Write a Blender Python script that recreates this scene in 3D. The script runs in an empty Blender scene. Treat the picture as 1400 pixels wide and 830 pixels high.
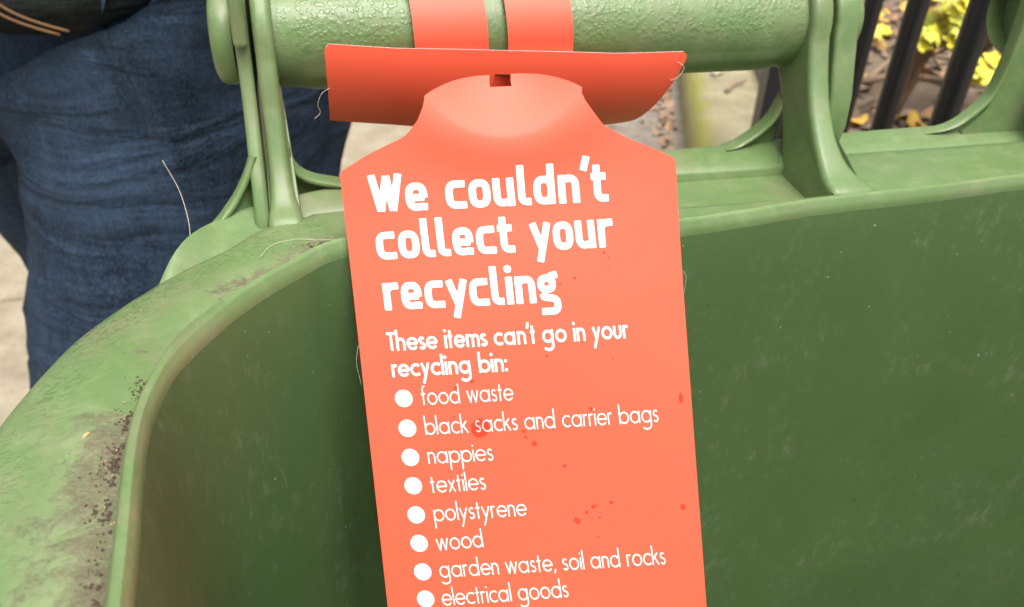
import bpy, bmesh, math, random
import numpy as np
from mathutils import Vector, Matrix, noise as mnoise
random.seed(7)
sc = bpy.context.scene
PI = math.pi
# ---------------------------------------------------------------- camera
CM = 0.01                                    # everything below is written in centimetres
cam_d = bpy.data.cameras.new('camera'); cam = bpy.data.objects.new('camera', cam_d)
sc.collection.objects.link(cam); sc.camera = cam
cam_d.sensor_width = 36; cam_d.lens = 1100/1400*36
cam_d.clip_start = 0.005; cam_d.clip_end = 500
pit, yaw, rol = math.radians(33), math.radians(15), math.radians(2.3)
Fv = Vector((math.sin(yaw)*math.cos(pit), math.cos(yaw)*math.cos(pit), -math.sin(pit)))
R0 = Vector((math.cos(yaw), -math.sin(yaw), 0)); U0 = R0.cross(Fv)
Rv = R0*math.cos(rol)+U0*math.sin(rol); Uv = U0*math.cos(rol)-R0*math.sin(rol)
m = Matrix((Rv, Uv, -Fv)).transposed().to_4x4(); m.translation = (0, 0, 1.19)
cam.matrix_world = m
cam_d.dof.use_dof = True; cam_d.dof.focus_distance = 0.208; cam_d.dof.aperture_fstop = 22
# ---------------------------------------------------------------- sky, sun, exposure
SUN_EL, SUN_AZ = math.radians(67), math.radians(172)      # azimuth clockwise from +Y
w = bpy.data.worlds.new('World'); sc.world = w; w.use_nodes = True
nt = w.node_tree; bg = nt.nodes['Background']
sky = nt.nodes.new('ShaderNodeTexSky'); sky.sky_type = 'NISHITA'; sky.sun_disc = False
sky.sun_elevation = SUN_EL; sky.sun_rotation = SUN_AZ; sky.dust_density = 5; sky.air_density = 1; sky.ozone_density = 1
hs = nt.nodes.new('ShaderNodeHueSaturation'); hs.inputs['Saturation'].default_value = 0.12
nt.links.new(sky.outputs[0], hs.inputs['Color']); nt.links.new(hs.outputs[0], bg.inputs[0])
bg.inputs[1].default_value = 0.11
sd = bpy.data.lights.new('sun', 'SUN'); sun = bpy.data.objects.new('sun', sd); sc.collection.objects.link(sun)
sd.energy = 2.6; sd.angle = math.radians(45); sd.color = (1, .95, .86)
dv = Vector((math.sin(SUN_AZ)*math.cos(SUN_EL), math.cos(SUN_AZ)*math.cos(SUN_EL), math.sin(SUN_EL)))
sun.rotation_euler = dv.to_track_quat('Z', 'Y').to_euler()
sc.view_settings.view_transform = 'Standard'; sc.view_settings.look = 'None'
sc.view_settings.exposure = 0.8; sc.view_settings.gamma = 1
# ---------------------------------------------------------------- helpers
def link(o, parent=None):
    sc.collection.objects.link(o)
    if parent: o.parent = parent
    return o
def tag(o, label=None, cat=None, group=None, kind=None):
    for k, v in (('label', label), ('category', cat), ('group', group), ('kind', kind)):
        if v: o[k] = v
    return o
def empty(name, loc, label, cat, group=None):
    o = bpy.data.objects.new(name, None); o.location = [c*CM for c in loc]; o.empty_display_size = .02
    link(o); tag(o, label, cat, group); o['org'] = [float(c) for c in loc]
    return o
def mesh(name, verts, faces, mat, parent=None, smooth=True, attrs=None):
    """verts in world cm; becomes one object, origin at the parent's origin"""
    org = Vector(parent_org(parent))
    me = bpy.data.meshes.new(name)
    me.from_pydata([(Vector(v)-org)*CM for v in verts], [], faces)
    if attrs:
        for k, vals in attrs.items():
            a = me.attributes.new(k, 'FLOAT', 'POINT'); a.data.foreach_set('value', [float(x) for x in vals])
    mats = mat if isinstance(mat, (list, tuple)) else [mat]
    for q in mats: me.materials.append(q)
    if smooth: me.polygons.foreach_set('use_smooth', [True]*len(me.polygons))
    me.update()
    return link(bpy.data.objects.new(name, me), parent)
def parent_org(p):
    o = (0., 0., 0.)
    while p is not None:
        if 'org' in p.keys(): return tuple(p['org'])
        p = p.parent
    return o
def fixn(o, ang=None):
    bm = bmesh.new(); bm.from_mesh(o.data); bmesh.ops.remove_doubles(bm, verts=bm.verts, dist=1e-6)
    bmesh.ops.recalc_face_normals(bm, faces=bm.faces); bm.to_mesh(o.data); bm.free()
    if ang: sharp(o, ang)
    return o
def sharp(o, deg):
    bm = bmesh.new(); bm.from_mesh(o.data)
    for e in bm.edges:
        if len(e.link_faces) == 2 and e.calc_face_angle(0) > math.radians(deg): e.smooth = False
    bm.to_mesh(o.data); bm.free()
def grid(rows, closed_u=False, closed_v=False):
    assert len({len(r) for r in rows}) == 1
    nr, nc = len(rows), len(rows[0]); V = [p for r in rows for p in r]; Fc = []
    for i in range(nr if closed_v else nr-1):
        for j in range(nc if closed_u else nc-1):
            a = i*nc+j; b = i*nc+(j+1) % nc; i2 = (i+1) % nr
            Fc.append((a, b, i2*nc+(j+1) % nc, i2*nc+j))
    return V, Fc
def catmull(P, n, closed=False):
    P = [np.array(p, float) for p in P]; out = []; N = len(P)
    segs = N if closed else N-1
    for i in range(segs):
        p0 = P[(i-1) % N] if closed or i > 0 else 2*P[0]-P[1]
        p1 = P[i]; p2 = P[(i+1) % N]
        p3 = P[(i+2) % N] if closed or i+2 < N else 2*P[-1]-P[-2]
        for k in range(n):
            t = k/n
            out.append(.5*((2*p1)+(-p0+p2)*t+(2*p0-5*p1+4*p2-p3)*t*t+(-p0+3*p1-3*p2+p3)*t**3))
    if not closed: out.append(P[-1])
    return out
def interp(P, x):
    xs = [p[0] for p in P]; ys = [p[1] for p in P]
    return float(np.interp(x, xs, ys))
def tube(path, rad, n=10, cap=True, closed=False):
    """round tube along path (cm); rad number or list"""
    P = [Vector(p) for p in path]; N = len(P)
    rs = rad if isinstance(rad, (list, tuple)) else [rad]*N
    rows = []; up = None
    for i, p in enumerate(P):
        d = (P[min(i+1, N-1)]-P[max(i-1, 0)]).normalized()
        if up is None:
            up = Vector((0, 0, 1)) if abs(d.z) < .9 else Vector((1, 0, 0))
        a = (up-d*up.dot(d)).normalized(); up = a; b = d.cross(a)
        rows.append([p+(a*math.cos(2*PI*k/n)+b*math.sin(2*PI*k/n))*rs[i] for k in range(n)])
    V, Fc = grid(rows, closed_u=True)
    if cap: Fc.append(tuple(range(n))[::-1]); Fc.append(tuple((N-1)*n+k for k in range(n)))
    return V, Fc
def prism(poly, x0, x1, bev=.0):
    """polygon in the YZ plane extruded along X, with rounded long edges"""
    n = len(poly); P = [np.array(p, float) for p in poly]
    area = sum(P[i][0]*P[(i+1) % n][1]-P[(i+1) % n][0]*P[i][1] for i in range(n))
    sgn = 1 if area > 0 else -1
    def inset(d):
        out = []
        for i in range(n):
            a = P[i]-P[i-1]; b = P[(i+1) % n]-P[i]
            a = a/(np.linalg.norm(a)+1e-9); b = b/(np.linalg.norm(b)+1e-9)
            na = np.array([-a[1], a[0]])*sgn; nb = np.array([-b[1], b[0]])*sgn
            q = na+nb; l = np.linalg.norm(q); q = q/l if l > 1e-6 else na
            out.append(P[i]+q*d)
        return out
    rows = []
    st = [0, .3, .7, 1] if bev else [1]
    if bev: rows.append([(x0, p[0], p[1]) for p in inset(bev*1.35)])
    for s in st:
        a = s*PI/2; pts = inset(bev*(1-math.sin(a))) ; x = x0+bev*(1-math.cos(a))
        rows.append([(x, p[0], p[1]) for p in pts])
    for s in st[::-1]:
        a = s*PI/2; pts = inset(bev*(1-math.sin(a))); x = x1-bev*(1-math.cos(a))
        rows.append([(x, p[0], p[1]) for p in pts])
    if bev: rows.append([(x1, p[0], p[1]) for p in inset(bev*1.35)])
    V, Fc = grid(rows, closed_u=True)
    Fc.append(tuple(range(n))[::-1]); k = (len(rows)-1)*n; Fc.append(tuple(k+i for i in range(n)))
    return V, Fc
def join(parts):
    V = []; Fc = []
    for v, f in parts:
        k = len(V); V += [tuple(p) for p in v]; Fc += [tuple(i+k for i in q) for q in f]
    return V, Fc
def boxm(c, s, rz=0):
    V = []
    for x in (-.5, .5):
        for y in (-.5, .5):
            for z in (-.5, .5):
                X, Y = x*s[0], y*s[1]
                V.append((c[0]+X*math.cos(rz)-Y*math.sin(rz), c[1]+X*math.sin(rz)+Y*math.cos(rz), c[2]+z*s[2]))
    return V, [(0, 1, 3, 2), (4, 6, 7, 5), (0, 4, 5, 1), (2, 3, 7, 6), (0, 2, 6, 4), (1, 5, 7, 3)]
# ---------------------------------------------------------------- materials
class NT:
    def __init__(s, name):
        s.m = bpy.data.materials.new(name); s.m.use_nodes = True; s.t = s.m.node_tree; s.b = s.t.nodes['Principled BSDF']
        s.tc = s.t.nodes.new('ShaderNodeTexCoord'); s.g = s.t.nodes.new('ShaderNodeNewGeometry')
    def n(s, t, **k):
        o = s.t.nodes.new(t)
        for a, b in k.items(): setattr(o, a, b)
        return o
    def l(s, a, b): s.t.links.new(a, b)
    def noise(s, scale, det=4, rough=.55, stretch=None, off=(0, 0, 0), dist=0):
        mp = s.n('ShaderNodeMapping'); mp.inputs['Location'].default_value = off
        if stretch: mp.inputs['Scale'].default_value = stretch
        s.l(s.g.outputs['Position'], mp.inputs[0])
        o = s.n('ShaderNodeTexNoise'); o.inputs['Scale'].default_value = scale; o.inputs['Detail'].default_value = det
        o.inputs['Roughness'].default_value = rough; o.inputs['Distortion'].default_value = dist; s.l(mp.outputs[0], o.inputs['Vector']); return o.outputs[0]
    def ramp(s, fac, stops):
        r = s.n('ShaderNodeValToRGB'); e = r.color_ramp.elements
        while len(e) < len(stops): e.new(.5)
        for i, (p, c) in enumerate(stops):
            e[i].position = p; e[i].color = (c, c, c, 1) if isinstance(c, (int, float)) else (*c, 1)
        s.l(fac, r.inputs[0]); return r.outputs[0]
    def mix(s, fac, a, b, mode='MIX'):
        o = s.n('ShaderNodeMix', data_type='RGBA', blend_type=mode)
        for v, i in ((fac, 0), (a, 6), (b, 7)):
            if isinstance(v, (int, float)): o.inputs[i].default_value = v if i == 0 else (v, v, v, 1)
            elif isinstance(v, tuple): o.inputs[i].default_value = (*v, 1)
            else: s.l(v, o.inputs[i])
        return o.outputs[2]
    def math(s, op, a, b=None, c=None):
        o = s.n('ShaderNodeMath', operation=op)
        for i, v in enumerate((a, b, c)):
            if v is None: continue
            if isinstance(v, (int, float)): o.inputs[i].default_value = v
            else: s.l(v, o.inputs[i])
        return o.outputs[0]
    def attr(s, name): o = s.n('ShaderNodeAttribute', attribute_name=name); return o.outputs['Fac']
    def bump(s, h, dist, strength=1, prev=None):
        o = s.n('ShaderNodeBump'); o.inputs['Distance'].default_value = dist; o.inputs['Strength'].default_value = strength
        s.l(h, o.inputs['Height'])
        if prev: s.l(prev, o.inputs['Normal'])
        return o.outputs[0]
    def out(s, col=None, rough=None, nor=None, **k):
        for v, i in ((col, 'Base Color'), (rough, 'Roughness')):
            if v is None: continue
            if isinstance(v, (int, float)): s.b.inputs[i].default_value = v
            elif isinstance(v, tuple): s.b.inputs[i].default_value = (*v, 1)
            else: s.l(v, s.b.inputs[i])
        if nor: s.l(nor, s.b.inputs['Normal'])
        for a, v in k.items(): s.b.inputs[a.replace('_', ' ')].default_value = v
        return s.m
def plain(name, col, rough=.6, **k):
    n = NT(name); c = n.mix(n.noise(40), tuple(x*.8 for x in col), tuple(min(1, x*1.2) for x in col)); return n.out(c, rough, **k)

GREEN = (.118, .192, .067)
def green_plastic(name, base=GREEN, wetk=True, dirtk=True, fade=.5):
    n = NT(name)
    blot = n.ramp(n.noise(22, 5, .6), [(.35, 0), (.7, 1)])
    c = n.mix(blot, base, tuple(x*1.0+.03*fade for x in base))
    # chalky weathering
    chalk = n.ramp(n.noise(75, 8, .7, off=(3, 1, 0)), [(.48, 0), (.66, 1)])
    c = n.mix(n.math('MULTIPLY', chalk, .55*fade), c, (.30, .34, .19))
    c = n.mix(n.ramp(n.noise(34, 7, .72, off=(1, 4, 8), dist=.5), [(.48, 0), (.68, .6)]), c, (.21, .19, .12))
    mott = n.noise(260, 6, .7)
    c = n.mix(n.math('MULTIPLY', n.ramp(mott, [(.4, 0), (.65, 1)]), .22), c, tuple(x*.72 for x in base))
    rough = n.mix(blot, .36, .5)
    nor = n.bump(n.noise(1400, 2, .5), .00006, .6)
    nor = n.bump(n.noise(60, 3), .0006, .35, nor)
    if wetk:
        wet = n.attr('wet')
        vo = n.n('ShaderNodeTexVoronoi', feature='F1'); vo.inputs['Scale'].default_value = 620; vo.inputs['Randomness'].default_value = 1
        vv = n.n('ShaderNodeVectorMath', operation='MULTIPLY_ADD'); nz = n.n('ShaderNodeTexNoise'); nz.inputs['Scale'].default_value = 600; nz.inputs['Detail'].default_value = 2
        n.l(n.g.outputs['Position'], nz.inputs['Vector']); n.l(nz.outputs['Color'], vv.inputs[0]); vv.inputs[1].default_value = (.0016, .0016, .0016)
        n.l(n.g.outputs['Position'], vv.inputs[2]); n.l(vv.outputs[0], vo.inputs['Vector'])
        cell = n.math('SUBTRACT', n.math('ADD', n.noise(480, 2, .5), .12), n.math('MULTIPLY', vo.outputs['Distance'], .55))
        gate = n.ramp(n.noise(70, 2, .5, off=(7, 2, 1)), [(.33, 0), (.5, 1)])
        drop = n.ramp(cell, [(.33, 0), (.40, .6), (.52, 1)])
        h = n.math('MULTIPLY', n.math('MULTIPLY', drop, gate), wet)
        nor = n.bump(h, .00022, .65, nor)
        rough = n.mix(h, rough, .2)
        c = n.mix(n.math('MULTIPLY', h, .25), c, tuple(x*.9 for x in base))
    if dirtk:
        d = n.attr('dirt')
        dn = n.noise(120, 9, .72, dist=.4)
        k = n.math('SUBTRACT', n.math('ADD', n.math('MULTIPLY', d, .55), dn), 0.77)
        mask = n.math('MULTIPLY', n.ramp(k, [(-.0, 0), (.12, .6), (.26, 1)]), n.ramp(n.noise(900, 5, .8), [(.36, .15), (.58, 1)]))
        dc = n.mix(n.noise(500, 4), (.20, .115, .085), (.10, .06, .045))
        c = n.mix(n.math('MULTIPLY', mask, .9), c, dc)
        film = n.ramp(n.math('MULTIPLY', d, n.noise(60, 8, .75, off=(2, 9, 0))), [(.15, 0), (.7, .5)])
        c = n.mix(film, c, (.36, .34, .22))
        rough = n.mix(mask, rough, .9)
        nor = n.bump(n.math('MULTIPLY', mask, n.noise(900, 4, .7)), .0006, 1, nor)
    return n.out(c, rough, nor, Specular_IOR_Level=.5)
M = {}
M['green'] = green_plastic('green_plastic')
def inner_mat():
    n = NT('green_plastic_inside_shaded')
    base = (.056, .100, .032)  # same green plastic as the rim, darkened to paint in the bin's inner shade
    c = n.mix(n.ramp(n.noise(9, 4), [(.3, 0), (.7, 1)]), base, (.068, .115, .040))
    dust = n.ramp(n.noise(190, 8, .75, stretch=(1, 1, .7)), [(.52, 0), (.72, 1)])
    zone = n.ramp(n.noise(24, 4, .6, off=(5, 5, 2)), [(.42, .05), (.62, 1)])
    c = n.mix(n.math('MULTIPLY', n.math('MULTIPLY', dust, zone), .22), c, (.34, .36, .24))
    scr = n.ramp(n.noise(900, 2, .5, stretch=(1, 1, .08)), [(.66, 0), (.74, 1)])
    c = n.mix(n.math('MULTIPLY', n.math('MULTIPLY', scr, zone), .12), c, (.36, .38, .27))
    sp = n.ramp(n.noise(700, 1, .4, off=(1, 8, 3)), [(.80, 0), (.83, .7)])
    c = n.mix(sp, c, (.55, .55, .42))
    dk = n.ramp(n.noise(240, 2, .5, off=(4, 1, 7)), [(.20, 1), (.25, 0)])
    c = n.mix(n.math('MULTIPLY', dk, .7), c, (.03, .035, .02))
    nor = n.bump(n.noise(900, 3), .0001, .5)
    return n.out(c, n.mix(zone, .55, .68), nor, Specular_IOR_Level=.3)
M['inside_shaded'] = inner_mat()
def card_mat():
    n = NT('orange_red_card')
    c = n.mix(n.noise(2200, 3, .6), (.74, .080, .034), (.80, .098, .044))
    sp = n.ramp(n.noise(380, 1, .4), [(.775, 0), (.8, 1)])
    c = n.mix(n.math('MULTIPLY', sp, .35), c, (.75, .05, .03))
    nor = n.bump(n.noise(2600, 2, .5), .00003, .5)
    nor = n.bump(n.noise(30, 2), .0012, .3, nor)
    return n.out(c, .55, nor, Specular_IOR_Level=.6)
M['card'] = card_mat()
M['card_edge'] = plain('white_card_edge', (.82, .72, .68), .8)
M['print'] = NT('white_print').out((.93, .90, .88), .45)
def denim(name, a, b, sc_=1):
    n = NT(name)
    tw = n.noise(1000*sc_, 3, .7, stretch=(1, 1, .35))
    wear = n.ramp(n.noise(14, 6, .65, stretch=(1.2, 1.2, .7), dist=.6), [(.38, 0), (.72, 1)])
    streak = n.ramp(n.noise(160, 4, .7, stretch=(1, 1, .18)), [(.45, 0), (.8, 1)])
    c = n.mix(wear, a, b)
    c = n.mix(n.math('MULTIPLY', streak, .35), c, tuple(min(1, x*2.0) for x in b))
    c = n.mix(n.math('MULTIPLY', n.ramp(tw, [(.45, 0), (.6, 1)]), .5), c, tuple(x*1.9 for x in b))
    nor = n.bump(tw, .0009, .9)
    nor = n.bump(n.noise(16, 3, .5, stretch=(.5, .5, 1.6), dist=1.0), .012, .7, nor)
    return n.out(c, .9, nor, Specular_IOR_Level=.15)
M['denim'] = denim('blue_denim', (.010, .018, .033), (.032, .054, .092))
M['jacket'] = denim('dark_jacket_cloth', (.008, .010, .010), (.012, .014, .014))
M['thread'] = plain('orange_thread', (.15, .075, .028), .8)
M['skin'] = plain('skin', (.55, .32, .24), .5)
M['shoe'] = plain('black_shoe', (.02, .02, .02), .5)
M['hair'] = plain('brown_hair', (.05, .03, .02), .6)
def stone(name, a, b, scale=14, bump=.002, moss=None):
    n = NT(name)
    c = n.mix(n.ramp(n.noise(scale, 6, .65), [(.35, 0), (.68, 1)]), a, b)
    c = n.mix(n.math('MULTIPLY', n.ramp(n.noise(scale*9, 5, .7), [(.45, 0), (.65, 1)]), .35), c, tuple(x*.55 for x in a))
    if moss:
        mk = n.math('MULTIPLY', n.attr('moss'), n.ramp(n.noise(22, 5, .7), [(.3, .35), (.55, 1)]))
        c = n.mix(mk, c, moss)
    return n.out(c, .85, n.bump(n.noise(scale*5, 7, .7), bump, 1))
M['slab'] = stone('paving_stone', (.25, .205, .14), (.37, .32, .24), 9)
M['slab_joint'] = stone('sandy_joint', (.30, .24, .16), (.22, .17, .11), 20)
M['ledge'] = stone('dark_paving', (.19, .155, .13), (.30, .26, .215), 16)
M['kerb'] = stone('mossy_kerb_stone', (.25, .215, .13), (.38, .34, .215), 16, .004, (.27, .26, .035))
M['wall'] = stone('olive_wall_stone', (.20, .18, .09), (.28, .24, .14), 12)
M['soil'] = stone('brown_soil', (.14, .095, .06), (.22, .165, .115), 12, .006)
M['iron'] = NT('black_iron').out((.012, .013, .016), .42)
M['post'] = plain('grey_purple_iron', (.10, .09, .11), .5)
M['crumb'] = plain('dark_soil_crumb', (.075, .047, .034), .9)
M['crumb_pale'] = plain('pale_seed', (.45, .33, .18), .8)
M['fibre'] = plain('pale_fibre', (.62, .52, .44), .7)
def leafm(name, a, b, spot):
    n = NT(name)
    c = n.mix(n.ramp(n.noise(40, 4, .6), [(.35, 0), (.65, 1)]), a, b)
    c = n.mix(n.ramp(n.noise(150, 3), [(.62, 0), (.7, .6)]), c, spot)
    return n.out(c, .5, n.bump(n.noise(120, 3), .001, .5))
M['leaf_yellow'] = leafm('yellow_leaf', (.80, .62, .03), (.62, .60, .05), (.18, .30, .03))
M['leaf_green'] = leafm('yellow_green_leaf', (.66, .58, .05), (.40, .46, .05), (.80, .62, .05))
M['leaf_amber'] = leafm('amber_leaf', (.55, .26, .05), (.60, .42, .06), (.25, .3, .05))
M['leaf_brown'] = leafm('dead_leaf', (.33, .17, .08), (.42, .25, .14), (.15, .08, .04))
M['twig'] = plain('brown_twig', (.26, .18, .12), .8)
M['pebble'] = plain('white_pebble', (.75, .72, .62), .6)
M['rubber'] = plain('black_rubber', (.02, .02, .02), .7)
n_ = NT('water'); n_.out((.72, .045, .02), .06, IOR=1.33, Alpha=.26); M['water'] = n_.m
# ---------------------------------------------------------------- pavement
g = mesh('pavement', [(-1500, -900, -.6), (1500, -900, -.6), (1500, 2500, -.6), (-1500, 2500, -.6)], [(0, 1, 2, 3)], M['slab_joint'], None, False)
tag(g, kind='structure')
sv, sf = boxm((0, 0, 0), (59.0, 59.0, 4))
bm = bmesh.new(); me = bpy.data.meshes.new('paving_slab'); me.from_pydata([Vector(v)*CM for v in sv], [], sf); bm.from_mesh(me)
bmesh.ops.recalc_face_normals(bm, faces=bm.faces)
bmesh.ops.bevel(bm, geom=[e for e in bm.edges], offset=.004, segments=2, affect='EDGES'); bm.to_mesh(me); bm.free()
me.materials.append(M['slab'])
for i in range(-5, 4):
    for j in range(-1, 9):
        o = bpy.data.objects.new('paving_slab', me); link(o, g)
        o.location = ((-32+60*i)*CM, (173+60*(j-2))*CM, (-2+random.uniform(-.15, .15))*CM)
# ---------------------------------------------------------------- low wall with kerb on the right, railings, bed
wd = Vector((math.sin(math.radians(22)), math.cos(math.radians(22)), 0)); wn = Vector((wd.y, -wd.x, 0))   # along / to the right
W0 = Vector((42, 44.5, 0))
def wp(a, r, z): p = W0+wd*a+wn*r; return (p.x, p.y, z)
def wslab(a0, a1, r0, r1, z0, z1, seg=1, rs=1):
    """box along the wall, top finely gridded"""
    rows = [[wp(a0+(a1-a0)*i/seg, r0+(r1-r0)*j/rs, z1) for j in range(rs+1)] for i in range(seg+1)]
    V, Fc = grid(rows)
    k = len(V); V += [wp(a0, r0, z0), wp(a0, r1, z0), wp(a1, r0, z0), wp(a1, r1, z0)]
    n = rs+1; L = seg*n
    Fc.append(tuple(range(n))+(k+1, k)); Fc.append(tuple(L+i for i in range(n))[::-1]+(k+2, k+3))
    Fc.append(tuple(i*n for i in range(seg+1))[::-1]+(k, k+2)); Fc.append(tuple(i*n+rs for i in range(seg+1))+(k+3, k+1))
    return V, Fc
gw = empty('garden_wall', wp(0, 0, 0), 'low mossy stone garden wall with a leaf-strewn ledge, under the black railings', 'wall')
V, Fc = wslab(-10, 500, -29, -9, 0, 58); mesh('wall_core', V, Fc, M['wall'], gw, False)
a = -10; i = 0
while a < 480:
    V, Fc = wslab(a+.3, a+54.7, -30, -9.2, 58, 62+random.uniform(-.2, .2)); o = mesh('ledge_stone', V, Fc, M['ledge'], gw, False)
    b_ = o.modifiers.new('b', 'BEVEL'); b_.width = .006; b_.segments = 2
    a += 55
a = -10
while a < 480:
    V, Fc = wslab(a+.3, a+79.7, -8.6, 9, 56, 69, 20, 12)
    att = [max(0, 1-abs((Vector(v)-W0).dot(wn)+7.0)/3.2) if v[2] > 60 else .5 for v in V]
    # rounded kerb shoulder
    V = [(v[0], v[1], v[2]-max(0, (-5.5-(Vector(v)-W0).dot(wn)))**2*.28) if v[2] > 60 else v for v in V]
    o = mesh('kerb_stone', V, Fc, M['kerb'], gw, True, {'moss': att}); fixn(o, 50)
    a += 80
rail = empty('iron_railings', wp(0, 0, 69), 'black round-bar iron railings standing on the low wall', 'railing')
for k in range(-1, 5):
    off = {0: 0, 1: 0, 2: 0}.get(k, 0)
    p0 = Vector(wp(12.0*k, 0, 69.2)); p1 = Vector(wp(12.0*k, 0, 150))+Vector((.2, 0, 0))
    V, Fc = tube([p0, p0.lerp(p1, .5), p1], .86, 14); mesh('bar', V, Fc, M['iron'], rail)
V, Fc = tube([wp(-14, 0, 150), wp(72, 0, 150)], 1.6, 8); mesh('top_rail', V, Fc, M['iron'], rail)
V, Fc = wslab(66.3, 250, 6.0, 11.0, 68, 71.5); mesh('edging_strip', V, Fc, M['post'], rail, False)
V, Fc = wslab(60, 66, -1.5, 4.5, 69, 152); o = mesh('post', V, Fc, M['iron'], rail, False)
# soil bed
random.seed(3)
rows = []
for i in range(60):
    rows.append([])
    for j in range(40):
        a_, r_ = -15+i*8, 9+j*6
        z = 66.5+3.0*mnoise.noise(Vector((a_*.05, r_*.05, 0)))+1.2*mnoise.noise(Vector((a_*.2, r_*.2, 3)))+ .01*j*j
        rows[-1].append(wp(a_, r_, z))
V, Fc = grid(rows); so = mesh('garden_soil', V, Fc, M['soil']); tag(so, kind='structure')
if so.data.polygons[0].normal.z < 0: so.data.flip_normals()
sm_ = so.modifiers.new('depth', 'SOLIDIFY'); sm_.thickness = .66; sm_.offset = -1
def leaf_mesh(name, size, lobes, mat, curl=.18, n=18):
    V = [(0, 0, 0)]
    for k in range(n):
        t = 2*PI*k/n
        r = size*(.80+.20*math.cos(lobes*t)+.06*random.uniform(-1, 1))*(1-.35*math.exp(-((t-PI)/.35)**2))
        V.append((r*.55*math.cos(t), r*.55*math.sin(t), -.3*size*.16))
    for k in range(n):
        x, y, z = V[1+k]; V.append((x*1.8, y*1.8, curl*size*math.sin(2*t+k*.7)*.4-curl*size*.5))
    Fc = [(0, 1+k, 1+(k+1) % n) for k in range(n)]+[(1+k, 1+n+k, 1+n+(k+1) % n, 1+(k+1) % n) for k in range(n)]
    me = bpy.data.meshes.new(name); me.from_pydata([Vector(v)*CM for v in V], [], Fc); me.materials.append(mat)
    me.polygons.foreach_set('use_smooth', [True]*len(me.polygons)); return me
def scatter_leaves(name, pts, size, mats, tilt=.5, label=None, seed=1):
    """many small dead leaves joined as litter"""
    rnd = random.Random(seed); V = []; Fc = []; mi = []
    for (x, y, z) in pts:
        s = size*rnd.uniform(.5, 1.2); a = rnd.uniform(0, 6.28)
        R_ = Matrix.Rotation(a, 3, 'Z') @ Matrix.Rotation(rnd.uniform(-tilt, tilt), 3, 'X') @ Matrix.Rotation(rnd.uniform(-tilt, tilt), 3, 'Y')
        k = len(V); n = 9; asp = rnd.uniform(.4, .8)
        V.append(Vector((x, y, z+s*.25)))
        for q in range(n):
            t = 2*PI*q/n; rr = s*(.8+.25*rnd.random())
            V.append(Vector((x, y, z+s*.1)) + R_ @ Vector((rr*math.cos(t), rr*asp*math.sin(t), .35*s*math.cos(2*t)*rnd.uniform(.2, 1))))
        c = rnd.randrange(len(mats))
        for q in range(n): Fc.append((k, k+1+q, k+1+(q+1) % n)); mi.append(c)
    o = mesh(name, V, Fc, mats, None, True)
    for p, c in zip(o.data.polygons, mi): p.material_index = c
    tag(o, label, None, None, 'stuff'); return o
rnd = random.Random(5)
pts = []
for k in range(420):
    a_ = 60+rnd.random()*170; r_ = -10.6-abs(rnd.gauss(0, 1.6)); pts.append(wp(a_, r_, 62.2+rnd.random()*.8)); pts.append(wp(a_+3, r_*1.05, 62.2))
for k in range(70):
    a_ = 60+rnd.random()*170; pts.append(wp(a_, -12-rnd.random()*16, 62.2))
scatter_leaves('leaf_litter', pts, .95, [M['leaf_brown'], M['twig'], M['twig'], M['leaf_brown'], M['ledge']], .5, seed=2)
pts = []
for k in range(1500):
    a_ = 20+rnd.random()*260; r_ = 13+rnd.random()*130
    pts.append(wp(a_, r_, 67.5+3.0*mnoise.noise(Vector((a_*.05, r_*.05, 0)))+.01*((r_-9)/6)**2))
scatter_leaves('bed_leaf_litter', pts, 2.6, [M['leaf_brown'], M['soil'], M['twig'], M['soil'], M['leaf_amber']], .6, seed=4)
# twigs on the soil and on the kerb
def twig(path, r, label, grp=None):
    P = catmull(path, 6); V, Fc = tube(P, [r*(1-.5*i/len(P)) for i in range(len(P))], 7)
    V = [Vector(v)+Vector((mnoise.noise(Vector(v)*.8), mnoise.noise(Vector(v)*.8+Vector((9, 0, 0))), 0))*r*.5 for v in V]
    o = mesh('twig', V, Fc, M['twig']); tag(o, label, 'twig', grp); return o
TW = [([(95, 137, 70), (106, 134, 72.5), (118, 136, 72), (133, 131, 70.5)], .9, 'thick pale brown twig lying on the soil behind the railing bars'),
      ([(112, 142, 70), (124, 147, 73), (142, 146, 71)], .6, 'thin twig on the bed beyond the thick pale twig'),
      ([(103, 152, 70), (112, 158, 75), (116, 170, 78)], .55, 'bent brown twig rising beside the yellow leaves')]
for p_, r_, l_ in TW: twig(p_, r_, l_)
twig([(79.0, 139.5, 69.7), (82, 142.3, 69.9), (86, 145, 69.7)], .42, 'short pale stick lying on top of the mossy kerb stone')
V, Fc = tube([(81.6, 150.5, 69.3), (82.5, 151, 70.4), (83.8, 151.6, 69.3)], [.8, 1.1, .7], 9)
tag(fixn(mesh('pebble', V, Fc, M['pebble'])), 'small white pebble on the mossy kerb stone', 'pebble')
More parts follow.
